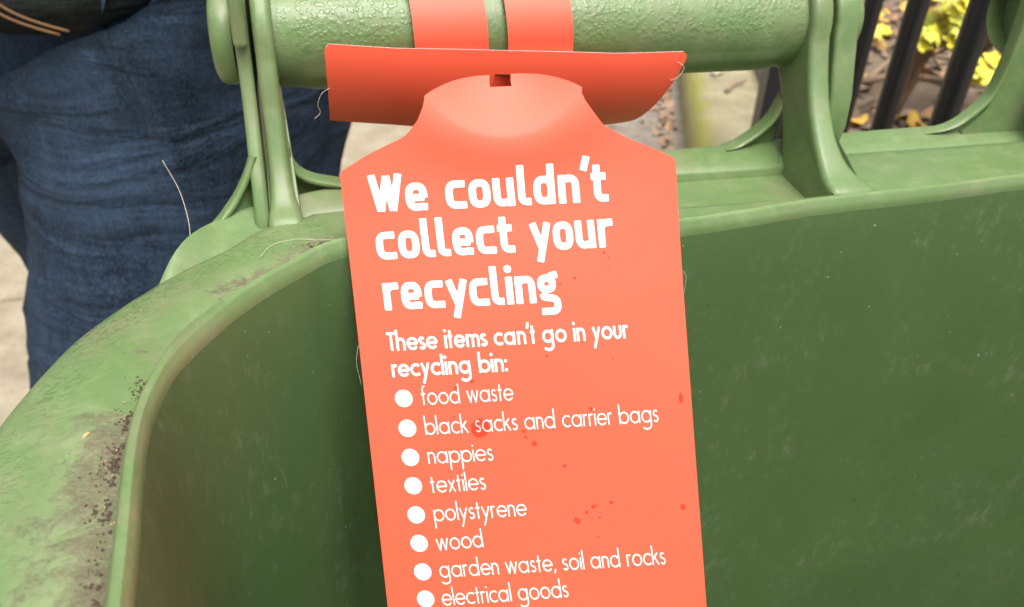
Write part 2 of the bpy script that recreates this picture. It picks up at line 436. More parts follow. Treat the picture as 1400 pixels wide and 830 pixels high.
# yellow-leaved plants behind the bars
def plant(name, base, leaves, label, seed):
    rnd = random.Random(seed)
    e = empty(name, base, label, 'plant')
    for (x, y, z, s, mt) in leaves:
        me = leaf_mesh('leaf', s, rnd.choice([5, 5, 6, 7]), M[mt])
        o = bpy.data.objects.new('leaf', me); link(o, e)
        o.location = Vector((x-base[0], y-base[1], z-base[2]))*CM
        # blades turn up and outwards
        o.rotation_euler = (rnd.uniform(.3, 1.0), rnd.uniform(-.4, .4), rnd.uniform(-.6, .6)+.0)
        V, Fc = tube(catmull([base, ((base[0]*.6+x*.4), (base[1]*.6+y*.4)+1, base[2]*.3+z*.7), (x, y+.6, z)], 4), .16, 5)
        mesh('stem', V, Fc, M['twig'], e)
    return e
def clump(c, n, rad, size, kinds, seed):
    rnd = random.Random(seed)
    return [(c[0]+rnd.uniform(-1, 1)*rad, c[1]+rnd.uniform(-1, 1)*rad*.8, c[2]+rnd.uniform(-1, 1)*rad*.8, size*rnd.uniform(.5, .85), rnd.choice(kinds)) for _ in range(int(n*1.9))]
Y_, G_, A_ = 'leaf_yellow', 'leaf_green', 'leaf_amber'
plant('leafy_plant', (110, 128, 67), clump((107.5, 119, 83.5), 7, 3.4, 3.0, [Y_, G_, G_], 1)+clump((110.5, 121.5, 87.5), 14, 4.4, 3.2, [Y_, Y_, G_], 2), 'yellow-green leafy clump seen between the two nearest railing bars', 1)
plant('leafy_plant', (124, 130, 67), clump((123, 124.5, 86), 15, 5.5, 3.4, [Y_, Y_, Y_, G_], 3)+clump((129, 125, 84), 6, 4, 3.0, [Y_, Y_, G_], 4)+clump((113.0, 112.5, 81), 6, 2.4, 2.9, [Y_, G_], 5)+clump((130, 131, 90), 12, 6, 3.4, [Y_, G_], 8), 'bright yellow leafy plant right of the nearest railing bar', 2)
plant('leafy_plant', (104, 136, 67), clump((103.2, 132.5, 81.5), 4, 2.6, 2.2, [A_, Y_, A_], 6)+clump((111, 143, 82.5), 4, 3, 2.2, [G_, A_], 7), 'small amber and green leafed plant beside the farthest visible bar', 3)
# ---------------------------------------------------------------- the bin
B = empty('wheelie_bin', (20, -3, 0), 'green plastic wheelie bin with its lid open and drops of rain on the rim', 'wheelie bin')
PAIRS = [(-3.25, 0, -7.4, 0), (-3.78, 9.6, -8.0, 10.3), (-3.98, 12.3, -7.95, 13.5), (-4.06, 13.8, -7.6, 15.55), (-3.96, 15.35, -7.05, 17.65),
         (-3.42, 17.0, -6.2, 19.6), (-2.12, 18.98, -4.85, 21.35), (-.85, 20.28, -3.1, 22.63), (.45, 21.25, -1.0, 24.25), (3, 21.5, 2.6, 24.35), (6, 21.15, 6, 23.7),
         (9, 20.78, 9, 23.2), (11.4, 20.72, 11.9, 22.75), (15.8, 21.25, 15.8, 22.7), (17.6, 21.38, 17.9, 22.75), (18.2, 21.42, 18.25, 26.3), (20.9, 21.55, 20.9, 26.4),
         (25.3, 21.87, 25.3, 26.4), (32, 22, 32, 26.4), (38.5, 21.4, 40, 25.5), (42.6, 18.9, 45, 22), (44.6, 13.5, 48, 14), (45, 0, 48.3, 0), (44.7, -18, 48, -19),
         (42.5, -26, 45, -29), (36, -29.5, 37, -33), (20, -30, 20, -34), (5, -29.5, 4, -33), (-.5, -26, -3, -29), (-2.8, -18, -6.2, -19)]
IN = catmull([p[:2] for p in PAIRS], 14, True)
OUT = []
for i in range(len(PAIRS)):
    a = np.array(PAIRS[i][2:], float); b = np.array(PAIRS[(i+1) % len(PAIRS)][2:], float)
    nx = np.array(PAIRS[(i+2) % len(PAIRS)][2:], float); pv = np.array(PAIRS[i-1][2:], float)
    lin = i in (13, 14, 15)
    for k in range(14):
        t = k/14
        if lin: OUT.append(a+(b-a)*t)
        else: OUT.append(.5*((2*a)+(-pv+b)*t+(2*pv-5*a+4*b-nx)*t*t+(-pv+3*a-3*b+nx)*t**3) if i not in (12, 16) else a+(b-a)*t)
RZ = 107.0
rows = []; wet = []; dirt = []
NP = len(IN)
for s in range(NP):
    I = IN[s]; O = OUT[s]; wv = O-I; W = np.linalg.norm(wv); n2 = wv/W
    pocket = 13 < s/14 - 0 < 15 or (8.2 < s/14 < 14.9)
    left = s/14 < 8.3
    lug = math.exp(-((s/14-5.25)/.5)**2)*.2                  # moulded lug on the corner lip
    lw = .42+lug
    wob = .03*mnoise.noise(Vector((I[0]*.9, I[1]*.9, 0)))
    if pocket:
        prof = [(0, -.05), (0, .12), (.04, .27), (.12, .42), (.20, .39), (.30, .46), (.38, .36), (.44, .02), (.56, -.13), (1.0, -.06)]
        prof += [(1.0+(W-1.0)*t, -.06) for t in (.3, .6, .85)]+[(W-.02, -.08), (W, -.16), (W, -.6), (W-.02, -1.4)]
    else:
        dm = (.55-.42*max(0, min(1, (s/14-5.8)/1.6))) if left else .2
        prof = [(0, -.05), (0, .12), (.04, .27), (.12, .42), (.20, .39), (lw*.70, .46), (lw*.90, .36), (lw, .02), (lw+.10, -.12), (lw+.4, -.08)]
        a0 = lw+.4
        prof += [(a0+(W-a0)*.3, -.04), (a0+(W-a0)*.6, -.03-dm*.2), (a0+(W-a0)*.85, -dm*.55), (W-.12, -dm*.8), (W, -dm-.1), (W+.02, -dm-.6), (W-.02, -3.4)]
    row = []
    for d, z in prof:
        p = I+n2*d; q = abs(z) < .5
        row.append((p[0], p[1], RZ+z+(wob if q else 0)))
        fr = d/W
        corner = left or s/14 > 24
        wt = max(0, min(1, (fr-.42)*3.2))*(1 if corner else 0) if not pocket else 0
        if s/14 > 16 and s/14 < 22: wt = max(0, min(1, (fr-.35)*2))*.55*max(0, min(1, (s/14-16.3)))
        if not left and s/14 > 15: wt *= .9
        wet.append(wt)
        dd = max(.53 if fr < .62 else .2, 1-abs(d-lw-.25)/1.3) if d > lw*.95 else .02
        near = .95 if s/14 < 3.6 or s/14 > 24 else (.45 if s/14 < 6 else (.8 if s/14 < 9 else .3))
        dirt.append(dd*near if not pocket or s/14 < 9.5 else dd*.12)
    rows.append(row)
# attributes follow row order
V, Fc = grid(rows, closed_v=True)
rim = mesh('rim', V, Fc, M['green'], B, True, {'wet': wet, 'dirt': dirt}); sharp(rim, 70)
# inner wall and shell
prof_z = [-.05, -.25, -.8, -2, -5, -10, -20, -40, -70, -93, -95.5]
prof_d = [0, -.03, -.10, -.18, -.30, -.5, -.9, -1.9, -3.4, -4.6, -7]
rows = []
for s in range(NP):
    I = IN[s]; n2 = OUT[s]-I; n2 = n2/np.linalg.norm(n2)
    if 168 <= s < 224: n2 = np.array([0, 1.])
    rows.append([(*(I+n2*d), RZ+z) for d, z in zip(prof_d, prof_z)])
V, Fc = grid(rows, closed_v=True); k = len(V)
V.append((20, -3, RZ-95.7)); nc = len(prof_z)
for s in range(NP): Fc.append((s*nc+nc-1, ((s+1) % NP)*nc+nc-1, k))
inn = mesh('inner_wall', V, Fc, M['inside_shaded'], B)
rows = []
for s in range(NP):
    I = IN[s]; n2 = OUT[s]-I; n2 = n2/np.linalg.norm(n2)
    if 168 <= s < 224: n2 = np.array([0, 1.])
    rows.append([(*(I+n2*d), RZ+z) for d, z in ((.55, -.15), (.5, -3), (0.2, -10), (-3.8, -93), (-4.6, -98), (-6.5, -98.5))])
V, Fc = grid(rows, closed_v=True); k = len(V); V.append((20, -3, RZ-98.5))
for s in range(NP): Fc.append((s*6+5, ((s+1) % NP)*6+5, k))
Z0 = lambda v: {'wet': [0]*len(v), 'dirt': [.2]*len(v)}
mesh('body', V, Fc, M['green'], B, True, Z0(V))
# rear flange behind the rim (band) : groove line G and top line T
G = [(-5.3, 19.0, 105.0), (-4.5, 21.3, 106.2), (-3.0, 22.75, 106.4), (-1.70, 23.9, 106.4), (-.83, 24.7, 106.45), (.65, 25.1, 106.5), (4, 25.6, 106.5), (9, 26.1, 106.5), (13.5, 26.25, 106.5), (17.8, 26.25, 106.5), (18.3, 26.5, 106.75), (25, 26.55, 106.75), (32, 26.55, 106.75), (40, 25.9, 106.5), (45.4, 22.4, 106.4)]
T = [(-5.55, 19.9, 105.3), (-4.35, 22.6, 106.95), (-3.15, 24.35, 107.05), (-2.05, 25.1, 107.05), (-.8, 25.75, 107.0), (.66, 26.2, 107.0), (4, 26.7, 107), (9, 27.2, 107), (14, 27.5, 107), (17.9, 27.7, 107), (19.2, 27.9, 107.02), (25, 28.15, 107.02), (32, 28.2, 107.0), (40.5, 27.4, 106.9), (46.2, 23.4, 106.8)]
Gs = catmull(G, 8); Ts = catmull(T, 8); rows = []
for g_, t_ in zip(Gs, Ts):
    d = (t_-g_)[:2]; d = d/np.linalg.norm(d)
    r = [(g_[0], g_[1], g_[2]-1.2), (g_[0], g_[1], g_[2]-.05)]
    for f in (.06, .3, .65, .92): q = g_+(t_-g_)*f; r.append((q[0], q[1], q[2]+.05*math.sin(f*PI)))
    for dx, dz in ((0, 0), (.10, -.05), (.15, -.18), (.15, -.9), (.1, -4.5)): r.append((t_[0]+d[0]*dx, t_[1]+d[1]*dx, t_[2]+dz))
    rows.append(r)
V, Fc = grid(rows); o = mesh('rear_flange', V, Fc, M['green'], B, True, {'wet': [0]*len(V), 'dirt': [.25]*len(V)}); sharp(o, 60)
# pocket floor under the handle
rows = []
for i in range(30):
    x = -1.6+i*20/29
    gy = interp([(g_[0], g_[1]) for g_ in G], x)
    rows.append([(x, y, z) for y, z in ((22.3, 106.0), (23.5, 106.03), (24.5, 106.06), (gy+.1, 106.15))])
V, Fc = grid(rows); o = mesh('pocket_floor', V, Fc, M['green'], B, True, {'wet': [0]*len(V), 'dirt': [.35]*len(V)})
# handle tube
AY, AZ, AR = 28.5, 111.62, 1.75
def handle(x0, x1):
    rows = []; wt = []
    N = 60
    for i in range(N+1):
        x = x0+(x1-x0)*i/N
        r = []
        for k in range(56):
            t = 2*PI*k/56; rr = AR+ (0.0)
            yy = math.cos(t); zz = math.sin(t)
            ex = .07 if math.sin(t) < -.45 else 0                 # moulded lower half stands slightly proud
            endk = min(1, min(x-x0, x1-x)/1.3)
            rr = AR+ex*(1 if endk >= 1 else 0)-.05*(1-endk)
            r.append((x, AY-rr*yy, AZ+rr*zz)); wt.append(max(0, min(1, (zz+.35)*2.0))*(.25+.75*endk))
        rows.append(r)
    V, Fc = grid(rows, closed_u=True)
    o = mesh('handle_bar', V, Fc, M['green'], B, True, {'wet': wt, 'dirt': [.1]*len(V)}); sharp(o, 35); return o
handle(-1.2, 18.3); handle(28.9, 44.0)
# hinge arms
def arm_poly(foot):
    f = [(22.6+foot, 106.4), (22.8+foot, 106.98), (23.6+foot*.9, 107.3), (24.5+foot*.7, 108.07), (25.25+foot*.4, 108.95), (25.78+foot*.2, 109.85), (26.15, 110.7), (26.42, 111.5)]
    f = catmull(f, 3)
    f = [tuple(p) for p in f]
    for k in range(1, 22):
        t = PI-(PI+.5)*k/21; f.append((AY+2.08*math.cos(t), AZ+2.08*math.sin(t)))
    f += [(29.4, 110.0), (28.2, 109.75), (27.45, 108.6), (26.85, 107.2), (26.4, 105.9), (24.5, 105.8)]
    return f
def arm(x0, x1, foot, fl=.6, fr_=.6):
    V, Fc = prism(arm_poly(foot), x0, x1, .2)
    # flared foot
    V = [(v[0]+(fr_ if v[0] > (x0+x1)/2 else -fl)*math.exp(-max(0, v[2]-106.95)/.45)*(1 if v[1] < 26 else 0), v[1], v[2]) for v in V]
    o = mesh('hinge_arm', V, Fc, M['green'], B, True, {'wet': [0]*len(V), 'dirt': [.15]*len(V)}); fixn(o, 75)
    for p in o.data.polygons:
        if len(p.vertices) > 12: p.use_smooth = False
    return o
arm(-1.55, -.93, 1.0, .15, .3); arm(18.0, 18.85, 0, .1, .8); arm(29.8, 30.5, 1.0); arm(43.9, 44.6, 1)
# curved gussets: a strip following the curve and a recessed web
def gusset(curve, dy, base_z, flat_end=0):
    """curved rib: strip following a curve (x, y, z) with a recessed web below it"""
    C_ = catmull(curve, 6); parts = []; rows = []; N = len(C_)
    for i, p in enumerate(C_):
        d = C_[min(i+1, N-1)]-C_[max(i-1, 0)]; d = d[[0, 2]]/np.linalg.norm(d[[0, 2]]); nn = np.array([-d[1], d[0]])
        t = i/(N-1) if flat_end == 0 else 1-i/(N-1)
        h = .015+.10*min(1, t/.35); yy = p[1]
        rows.append([(p[0]+nn[0]*h*.7, yy, p[2]+nn[1]*h*.7), (p[0], yy-.04, p[2]), (p[0]-nn[0]*h*.7, yy, p[2]-nn[1]*h*.7), (p[0]-nn[0]*h, yy+.08, p[2]-nn[1]*h),
                     (p[0]-nn[0]*h, yy+dy, p[2]-nn[1]*h), (p[0]+nn[0]*h, yy+dy, p[2]+nn[1]*h), (p[0]+nn[0]*h, yy+.08, p[2]+nn[1]*h)])
    V, Fc = grid(rows, closed_u=True); Fc += [tuple(range(7))[::-1], tuple((N-1)*7+k for k in range(7))]
    parts.append((V, Fc))
    xe = C_[-1][0] if flat_end == 0 else C_[0][0]
    rows = [[(p[0], p[1]+dy-.2, p[2]), (xe*.3+p[0]*.7, p[1]+dy-.2, base_z+(p[2]-base_z)*.4), (xe, p[1]+dy-.2, base_z-.2)] for p in C_]
    parts.append(grid(rows))
    V, Fc = join(parts)
    o = mesh('gusset', V, Fc, M['green'], B, True, {'wet': [0]*len(V), 'dirt': [.15]*len(V)}); fixn(o, 60)
gusset([(-3.5, 24.0, 106.75), (-3.1, 24.3, 106.98), (-2.7, 24.6, 107.35), (-2.3, 24.9, 107.95), (-1.95, 25.2, 108.7)], .6, 106.6)
gusset([(-.95, 26.0, 108.6), (-.84, 26, 107.85), (-.3, 26, 107.35), (.8, 26.05, 107.05), (1.8, 26.2, 106.95)], .6, 106.6, 1)
gusset([(15.9, 27.2, 106.93), (16.6, 27.25, 107.1), (17.3, 27.3, 107.5), (17.85, 27.3, 108.1), (18.2, 27.3, 109.0)], .6, 106.7)
gusset([(25.2, 27.5, 106.95), (26.3, 27.3, 107.2), (27.1, 27.25, 107.65), (27.8, 27.2, 108.5), (28.05, 27.2, 109.6), (28.1, 27.2, 111.0), (28.0, 27.2, 113.5)], .5, 106.7)
# broad upright plate of the second hinge
pl = catmull([(27.0, 107.0), (27.75, 107.9), (28.15, 109.4), (28.2, 111.2), (28.1, 113), (28.05, 114.2)], 5)
pts = [tuple(p) for p in pl]+[(31.5, 114.2), (31.5, 106.6), (27.2, 106.6)]
V = [(p[0], 27.3, p[1]) for p in pts]+[(p[0], 27.75, p[1]) for p in pts]; n = len(pts)
Fc = [tuple(range(n)), tuple(range(n, 2*n))[::-1]]+[(i, (i+1) % n, n+(i+1) % n, n+i) for i in range(n)]
o = mesh('hinge_plate', V, Fc, M['green'], B, True, {'wet': [0]*len(V), 'dirt': [.2]*len(V)}); fixn(o, 40)
# lid, flung open and hanging behind, with ears on the hinge
lid = None
rows = []
for i in range(25):
    t = i/24; x = -2.5+46*t; r = []
    for j in range(25):
        q = j/24; z = 101-66*q; y = 31.6+3.0*math.sin(q*PI)*.6+2.0*math.sin(t*PI)
        r.append((x, y, z))
    rows.append(r)
V, Fc = grid(rows); lid = mesh('lid', V, Fc, M['green'], B, True, Z0(V))
sm = lid.modifiers.new('t', 'SOLIDIFY'); sm.thickness = .004
def ear(x0, x1, poly, bump):
    V, Fc = prism(poly, x0, x1, .14)
    o = mesh('hinge_ear', V, Fc, M['green'], lid, True, {'wet': [0]*len(V), 'dirt': [.25]*len(V)}); fixn(o, 75); return o
eL = [(24.05, 105.9), (24.2, 106.9), (24.9, 108.1), (25.8, 109.4), (26.35, 110.5), (26.5, 111.3)]
eL += [(AY+2.0*math.cos(PI-(PI)*k/14), AZ+2.0*math.sin(PI-(PI)*k/14)) for k in range(1, 15)]
eL += [(30.2, 110.3), (28.8, 109), (27.3, 107.4), (26.2, 106.0), (25.0, 105.6)]
ear(-2.13, -1.68, eL, 0)
eR = [(26.5, 106.3), (26.0, 107.0), (25.75, 108.2), (25.85, 109.4), (26.2, 110.6), (26.45, 111.5)]
eR += [(AY+2.0*math.cos(PI-(PI)*k/14), AZ+2.0*math.sin(PI-(PI)*k/14)) for k in range(1, 15)]
eR += [(30.2, 110.3), (28.7, 108.6), (28.2, 107.4), (27.4, 106.2)]
ear(19.05, 20.0, eR, 0)
# hinge nub on the left ear
V, Fc = boxm((-1.92, 26.55, 112.75), (.44, .7, 1.9)); o = mesh('ear_stop', V, Fc, M['green'], lid, False, {'wet': [0]*8, 'dirt': [0]*8}); bv = o.modifiers.new('b', 'BEVEL'); bv.width = .0015; bv.segments = 3
def capm(x0, x1, r):
    rows = []
    for x, rr in ((x0, 0.01), (x0, r*.55), (x0+.06*(x1-x0), r*.78), (x0+.22*(x1-x0), r*.94), (x0+.5*(x1-x0), r), (x0+.85*(x1-x0), r), (x1, r*.97), (x1, .01)):
        rows.append([(x, AY+rr*math.cos(2*PI*k/40), AZ+rr*math.sin(2*PI*k/40)) for k in range(40)])
    V, Fc = grid(rows, closed_u=True); o = mesh('hinge_cap', V, Fc, M['green'], lid, True, {'wet': [0]*len(V), 'dirt': [.1]*len(V)}); fixn(o, 60)
capm(-2.95, -2.22, 1.55); capm(20.7, 19.9, 1.5)
# wheels
V, Fc = tube([(-2, 24, 10), (44, 24, 10)], 1.0, 12); mesh('axle', V, Fc, M['iron'], B)
for x in (-4.5, 46.5):
    V, Fc = tube([(x-2.2, 24, 10), (x-1.8, 24, 10), (x+1.8, 24, 10), (x+2.2, 24, 10)], [9, 10, 10, 9], 36)
    wh = mesh('wheel', V, Fc, M['rubber'], B); sharp(wh, 40)
    V, Fc = tube([(x-2.4, 24, 10), (x+2.4, 24, 10)], 5, 24); mesh('wheel_hub', V, Fc, M['iron'], wh)
# ---------------------------------------------------------------- the tag
TG = empty('bin_tag', (5.6, 21.6, 109.4), 'orange-red card tag with white lettering looped round the green handle bar', 'tag')
cTL, cTR, cBL, cBR = [Vector(p) for p in ((.611, 22.162, 109.242), (10.568, 21.037, 109.518), (.699, 15.792, 97.783), (10.603, 14.085, 97.173))]
TN = Vector((-.1115, -.8689, .4822))
def disp(u, v):
    c = u/10; k = max(0, 1-abs(2*(u-4.95)/4.9)**2.4) if v < 0 else 1
    e = math.hypot((u-4.95)/2.48, (v+2.9)/2.15)
    d = .15*math.exp(-((e-1.10)/(.42 if e < 1.10 else .40))**2)
    if e < 1: d -= .60*(1-e)**1.2
    d += .42*math.exp(-((v+1.0+math.sqrt((v+1.0)**2+.5))/2)/1.5)
    d += .10*math.sin(v*.45)*math.sin(c*PI)-.05*(2*c-1)**2*1.5
    return d
def S(u, v, n=0):
    a = u/10; b = v/13
    p = (cTL*(1-a)+cTR*a)*(1-b)+(cBL*(1-a)+cBR*a)*b
    return p+TN*(disp(u, v)+n)
LE = [(-2.108, 2.669), (-1.744, 2.568), (-1.383, 2.382), (-1.087, 2.117), (-.912, 1.887), (-.746, 1.446), (-.465, .784), (-.06, .05), (.12, 0)]
RE = [(-2.108, 7.24), (-1.895, 7.211), (-1.678, 7.302), (-1.394, 7.499), (-1.007, 7.799), (-.654, 8.442), (-.247, 9.427), (-.03, 9.94), (.12, 10)]
def top_v(c): return -2.02-.58*(max(0, 1-abs(2*c-1)**2.6))
rows = []
nc = 72
for i in range(121):
    t = i/40 if i <= 40 else None
    row = []
    for j in range(nc+1):
        c = j/nc
        if t is not None:
            vb = -2.05+(.15+2.05)*t
            v = vb+(top_v(c)+2.05)*(1-t)**1.2
        else: v = vb = .15+(i-40)/80*13.6
        l = interp(LE, max(-2.108, vb)); r = interp(RE, max(-2.108, vb))
        if vb > .12: l, r = 0, 10
        row.append((l+(r-l)*c, v))
    rows.append(row)
# notch (square hole) between the strips: drop cells
V = []; 
for r in rows: V += [S(u, v) for u, v in r]
_, Fa = grid(rows)
Fc = []
for f in Fa:
    if 31 <= f[0] % (nc+1) <= 40 and f[0]//(nc+1) < 5: continue
    Fc.append(f)
def solid(o, th=.00035):
    o.data.materials.append(M['card_edge'])
    s = o.modifiers.new('card', 'SOLIDIFY'); e_ = o.modifiers.new('cut', 'EDGE_SPLIT'); e_.split_angle = math.radians(55); s.thickness = th; s.offset = 1; s.material_offset_rim = 1; s.use_rim = True
    return o
# rolled lip that carries the neck over into the slot
card = mesh('card', V, Fc, M['card'], TG)
def orient(o, ref):
    me = o.data; n = sum((p.normal*p.area for p in me.polygons), Vector())
    if n.dot(ref) < 0: me.flip_normals()
orient(card, TN); sm = solid(card); sm.modifiers['card'].offset = -1
# flap: the hammerhead, curling under
FT0 = Vector((.55, 25.0, 112.22)); FT1 = Vector((12.3, 24.55, 111.72))
def flap_pt(c, q):
    base = FT0.lerp(FT1, c)
    base.z -= .18*math.sin(PI*c)
    a0, a1 = math.radians(-5), math.radians(60); Ra = 3.6/(a1-a0)
    a = a0+(a1-a0)*q
    mid = max(0, 1-abs((c-.48)/.30)**2.2)
    dy = Ra*(math.cos(a0)-math.cos(a)); dz = -Ra*(math.sin(a)-math.sin(a0))
    dy = dy*(1-mid*.3)+mid*.3
    y = base.y+dy; z = base.z+dz
    x = base.x
    return Vector((x, y, z))
rows = []
for i in range(29):
    q = i/28; r = []
    for j in range(81):
        c = j/80
        # slanted right end, tiny rounding at left top
        x0 = .0+.012*max(0, 1-q*14)**2
        x1 = 1-.018*max(0, 1-q*16)**2-.115*q-.07*max(0, (q-.82)/.18)**2
        bot = 1
        if c < .25: bot = .93+.07*c/.25
        r.append(flap_pt(x0+(x1-x0)*c, q*bot))
    rows.append(r)
V, Fc = grid(rows); Fc = [f for f in Fc if not (37 <= f[0] % 81 <= 41 and 6 <= f[0]//81 <= 15)]; flap = mesh('flap', V, Fc, M['card'], TG); orient(flap, TN); solid(flap).modifiers['card'].offset = -1
# two strips wrapping the handle
def strap(xa, xb, slant):
    prof = [(26.0, 108.9), (26.1, 109.8), (26.3, 110.7)]
    R_ = AR+.24
    for k in range(30):
        t = math.radians(188-k*9.2); prof.append((AY+R_*math.cos(t), AZ+R_*math.sin(t)))
    rows = []
    for (y, z) in prof:
        f = (z-110.5)*slant
        rows.append([(xa+(xb-xa)*k/8+f, y, z) for k in range(9)])
    V, Fc = grid(rows); o = mesh('strap', V, Fc, M['card'], TG)
    me = o.data; c = Vector((0, (AY-TG['org'][1])*CM, (AZ-TG['org'][2])*CM))
    p = me.polygons[200]
    if p.normal.dot(Vector((0, p.center.y, p.center.z))-Vector((0, c.y, c.z))) < 0: me.flip_normals()
    solid(o)
V, Fc = grid([[(3.6+5.3*j/12, 27.2+.15*math.sin(j), 107.6+3.0*i/6) for j in range(13)] for i in range(7)]); mesh('notch_backing', V, Fc, M['card'], TG)  # card panel added behind the notch so the hole stays dark
strap(3.55, 6.0, -.06); strap(6.68, 8.95, -.06)
# ---------------------------------------------------------------- lettering: stroke fonts turned into thin print
def arc(cx, cy, rx, ry, a0, a1, n=14, e=2.0):
    P = []
    for i in range(n+1):
        t = math.radians(a0+(a1-a0)*i/n); c, s = math.cos(t), math.sin(t)
        P.append((cx+rx*math.copysign(abs(c)**(2/e), c), cy+ry*math.copysign(abs(s)**(2/e), s)))
    return P
def geo(ch, w):
    """round geometric sans; returns strokes, advance, dots. x-height 1"""
    h = w/2; r = .5-h*.9; A = 1.62; D = -.62
    circ = lambda cx: arc(cx, .5, r, .5-h, 0, 360, 26)
    cx = .5; xr = .5+r
    g = lambda *a: list(a)
    if ch == 'a': return g(circ(cx), [(xr, 0), (xr, 1)]), 1.0+h
    if ch == 'b': return g(circ(h+r), [(h, 0), (h, A)]), .98
    if ch == 'c': return g(arc(cx, .5, r, .5-h, 48, 312)), .80
    if ch == 'd': return g(circ(cx), [(xr, 0), (xr, A)]), 1.0+h
    if ch == 'e': return g(arc(cx, .5, r, .5-h, 0, 322, 24), [(cx-r, .5), (cx+r, .5)]), .97
    if ch == 'f': return g([(.2, 0), (.2, 1.25)]+arc(.42, 1.3, .22, A-1.3-h, 180, 75, 6), [(.0, .93), (.44, .93)]), .46
    if ch == 'g': return g(circ(cx), [(xr, 1), (xr, -.18)]+arc(cx, -.2, r, .34, 0, -150, 10)), 1.0+h
    if ch == 'h': return g([(h, 0), (h, A)], arc(h+.3, .62, .3, .38-h, 180, 0, 10)+[(h+.6, 0)]), .72+h
    if ch == 'i': return g([(h, 0), (h, 1)], ('dot', h, 1.33+h*.4, w*.62)), w
    if ch == 'k': return g([(h, 0), (h, A)], [(h*1.6, .48), (.58, 1)], [(.25, .62), (.66, 0)]), .68
    if ch == 'l': return g([(h, 0), (h, A)]), w
    if ch == 'm': return g([(h, 0), (h, 1)], arc(h+.25, .66, .25, .34-h, 180, 0, 10)+[(h+.5, 0)], arc(h+.75, .66, .25, .34-h, 180, 0, 10)+[(h+1.0, 0)]), 1.0+w
    if ch == 'n': return g([(h, 0), (h, 1)], arc(h+.29, .64, .29, .36-h, 180, 0, 10)+[(h+.58, 0)]), .6+w
    if ch == 'o': return g(circ(cx)), 1.0
    if ch == 'p': return g(circ(h+r), [(h, D), (h, 1)]), .98
    if ch == 'r': return g([(h, 0), (h, 1)], arc(h+.22, .70, .22, .30-h, 180, 55, 7)), .42
    if ch == 's': return g(arc(.27, .735, .2, .265-h, 35, 250, 10)[:-1]+arc(.27, .275, .22, .275-h, 85, -150, 12)), .54
    if ch == 't': return g([(.2, 0), (.2, 1.38)], [(.0, .93), (.4, .93)]), .42
    if ch == 'u': return g([(h, 1)]+arc(h+.28, .36, .28, .36-h, 180, 360, 10)+[(h+.56, 1)]), .58+w
    if ch == 'w': return g([(h, 1), (.32, 0+h*.6), (.6, 1), (.88, 0+h*.6), (1.2-h, 1)]), 1.2
    if ch == 'x': return g([(h, 1), (.66-h, 0)], [(h, 0), (.66-h, 1)]), .66
    if ch == 'y': return g([(h, 1), (.38, .05)], [(.78-h, 1), (.12, D)]), .76
    if ch == 'T': return g([(.36, 0), (.36, 1.45)], [(0, 1.45-h), (.72, 1.45-h)]), .66
    if ch == "'": return g([(.16, 1.66), (.05, 1.2)]), .18
    if ch == ',': return g([(.15, .16), (.03, -.22)]), .2
    if ch == ':': return g(('dot', h, .12, w*.6), ('dot', h, .82, w*.6)), w
    return [], .42
def head(ch, w):
    h = w/2; e = 2.9; W = .74; x0, x1 = h, W-h; cx = W/2; rx = (W-w)/2; ry = .5-h; A = 1.42; D = -.40
    g = lambda *a: list(a)
    full = arc(cx, .5, rx, ry, 0, 360, 32, e)
    if ch == 'W': return g([(.10, 1.36), (.32, .04)], [(.32, .04), (.60, 1.30)], [(.60, 1.30), (.74, .04)], [(.74, .04), (1.02, 1.36)]), 1.10
    if ch == 'e': return g(arc(cx, .5, rx, ry, -2, 292, 26, e)+[(W-.02, h)], [(x0+.05, .47), (x1, .47)]), .76
    if ch == 'c': return g([(W-.06, 1-h)]+arc(cx, .5, rx, ry, 88, 272, 18, e)+[(W-.04, h)]), .70
    if ch == 'o': return g(full), W
    if ch == 'u': return g([(x0, 1)]+arc(cx-.02, .45, rx-.02, .45-h, 180, 268, 8, e)+[(x1, .16)], [(x1-.02, 1), (x1, .0)]), W+.02
    if ch == 'l': return g([(h, A), (h, .32)]+arc(h+.2, .32, .2, .32-h, 180, 265, 6, 2.4)+[(.44, h)]), .45
    if ch == 'd': return g(full, [(x1, A), (x1, .0)]), W+.03
    if ch == 'n': return g([(x0, 0), (x0, 1)], [(x0, .82)]+arc(cx, .55, rx, .45-h, 92, 0, 8, e)+[(x1, 0)]), W
    if ch == 't': return g([(.20, 1.30), (.20, .34)]+arc(.40, .34, .20, .34-h, 180, 265, 6, 2.4)+[(.58, h)], [(.0, .90), (.52, .90)]), .58
    if ch == 'y': return g([(.10, 1.0), (.38, .12)], [(.66, 1.0), (.28, D)]), .74
    if ch == 'r': return g([(h, 0), (h, 1)], [(h, .76), (.30, 1-h*1.02), (.56, 1-h*.9)]), .54
    if ch == 'i': return g([(h, 0), (h, 1)], ('dot', h, 1.30, w*.56)), w
    if ch == 'g': return g(arc(.34, .68, .34-h, .32-h*.95, 0, 360, 24, 2.6), [(.44, .94), (.76, 1.02)], [(.16, .32), (.2, .20), (.52, .14)]+arc(.46, -.10, .24, .24, 75, -85, 8, 2.6)+[(.08, -.34)]), .74
    if ch == "'": return g([(.22, 1.62), (.08, 1.14)]), .24
    return [], .40
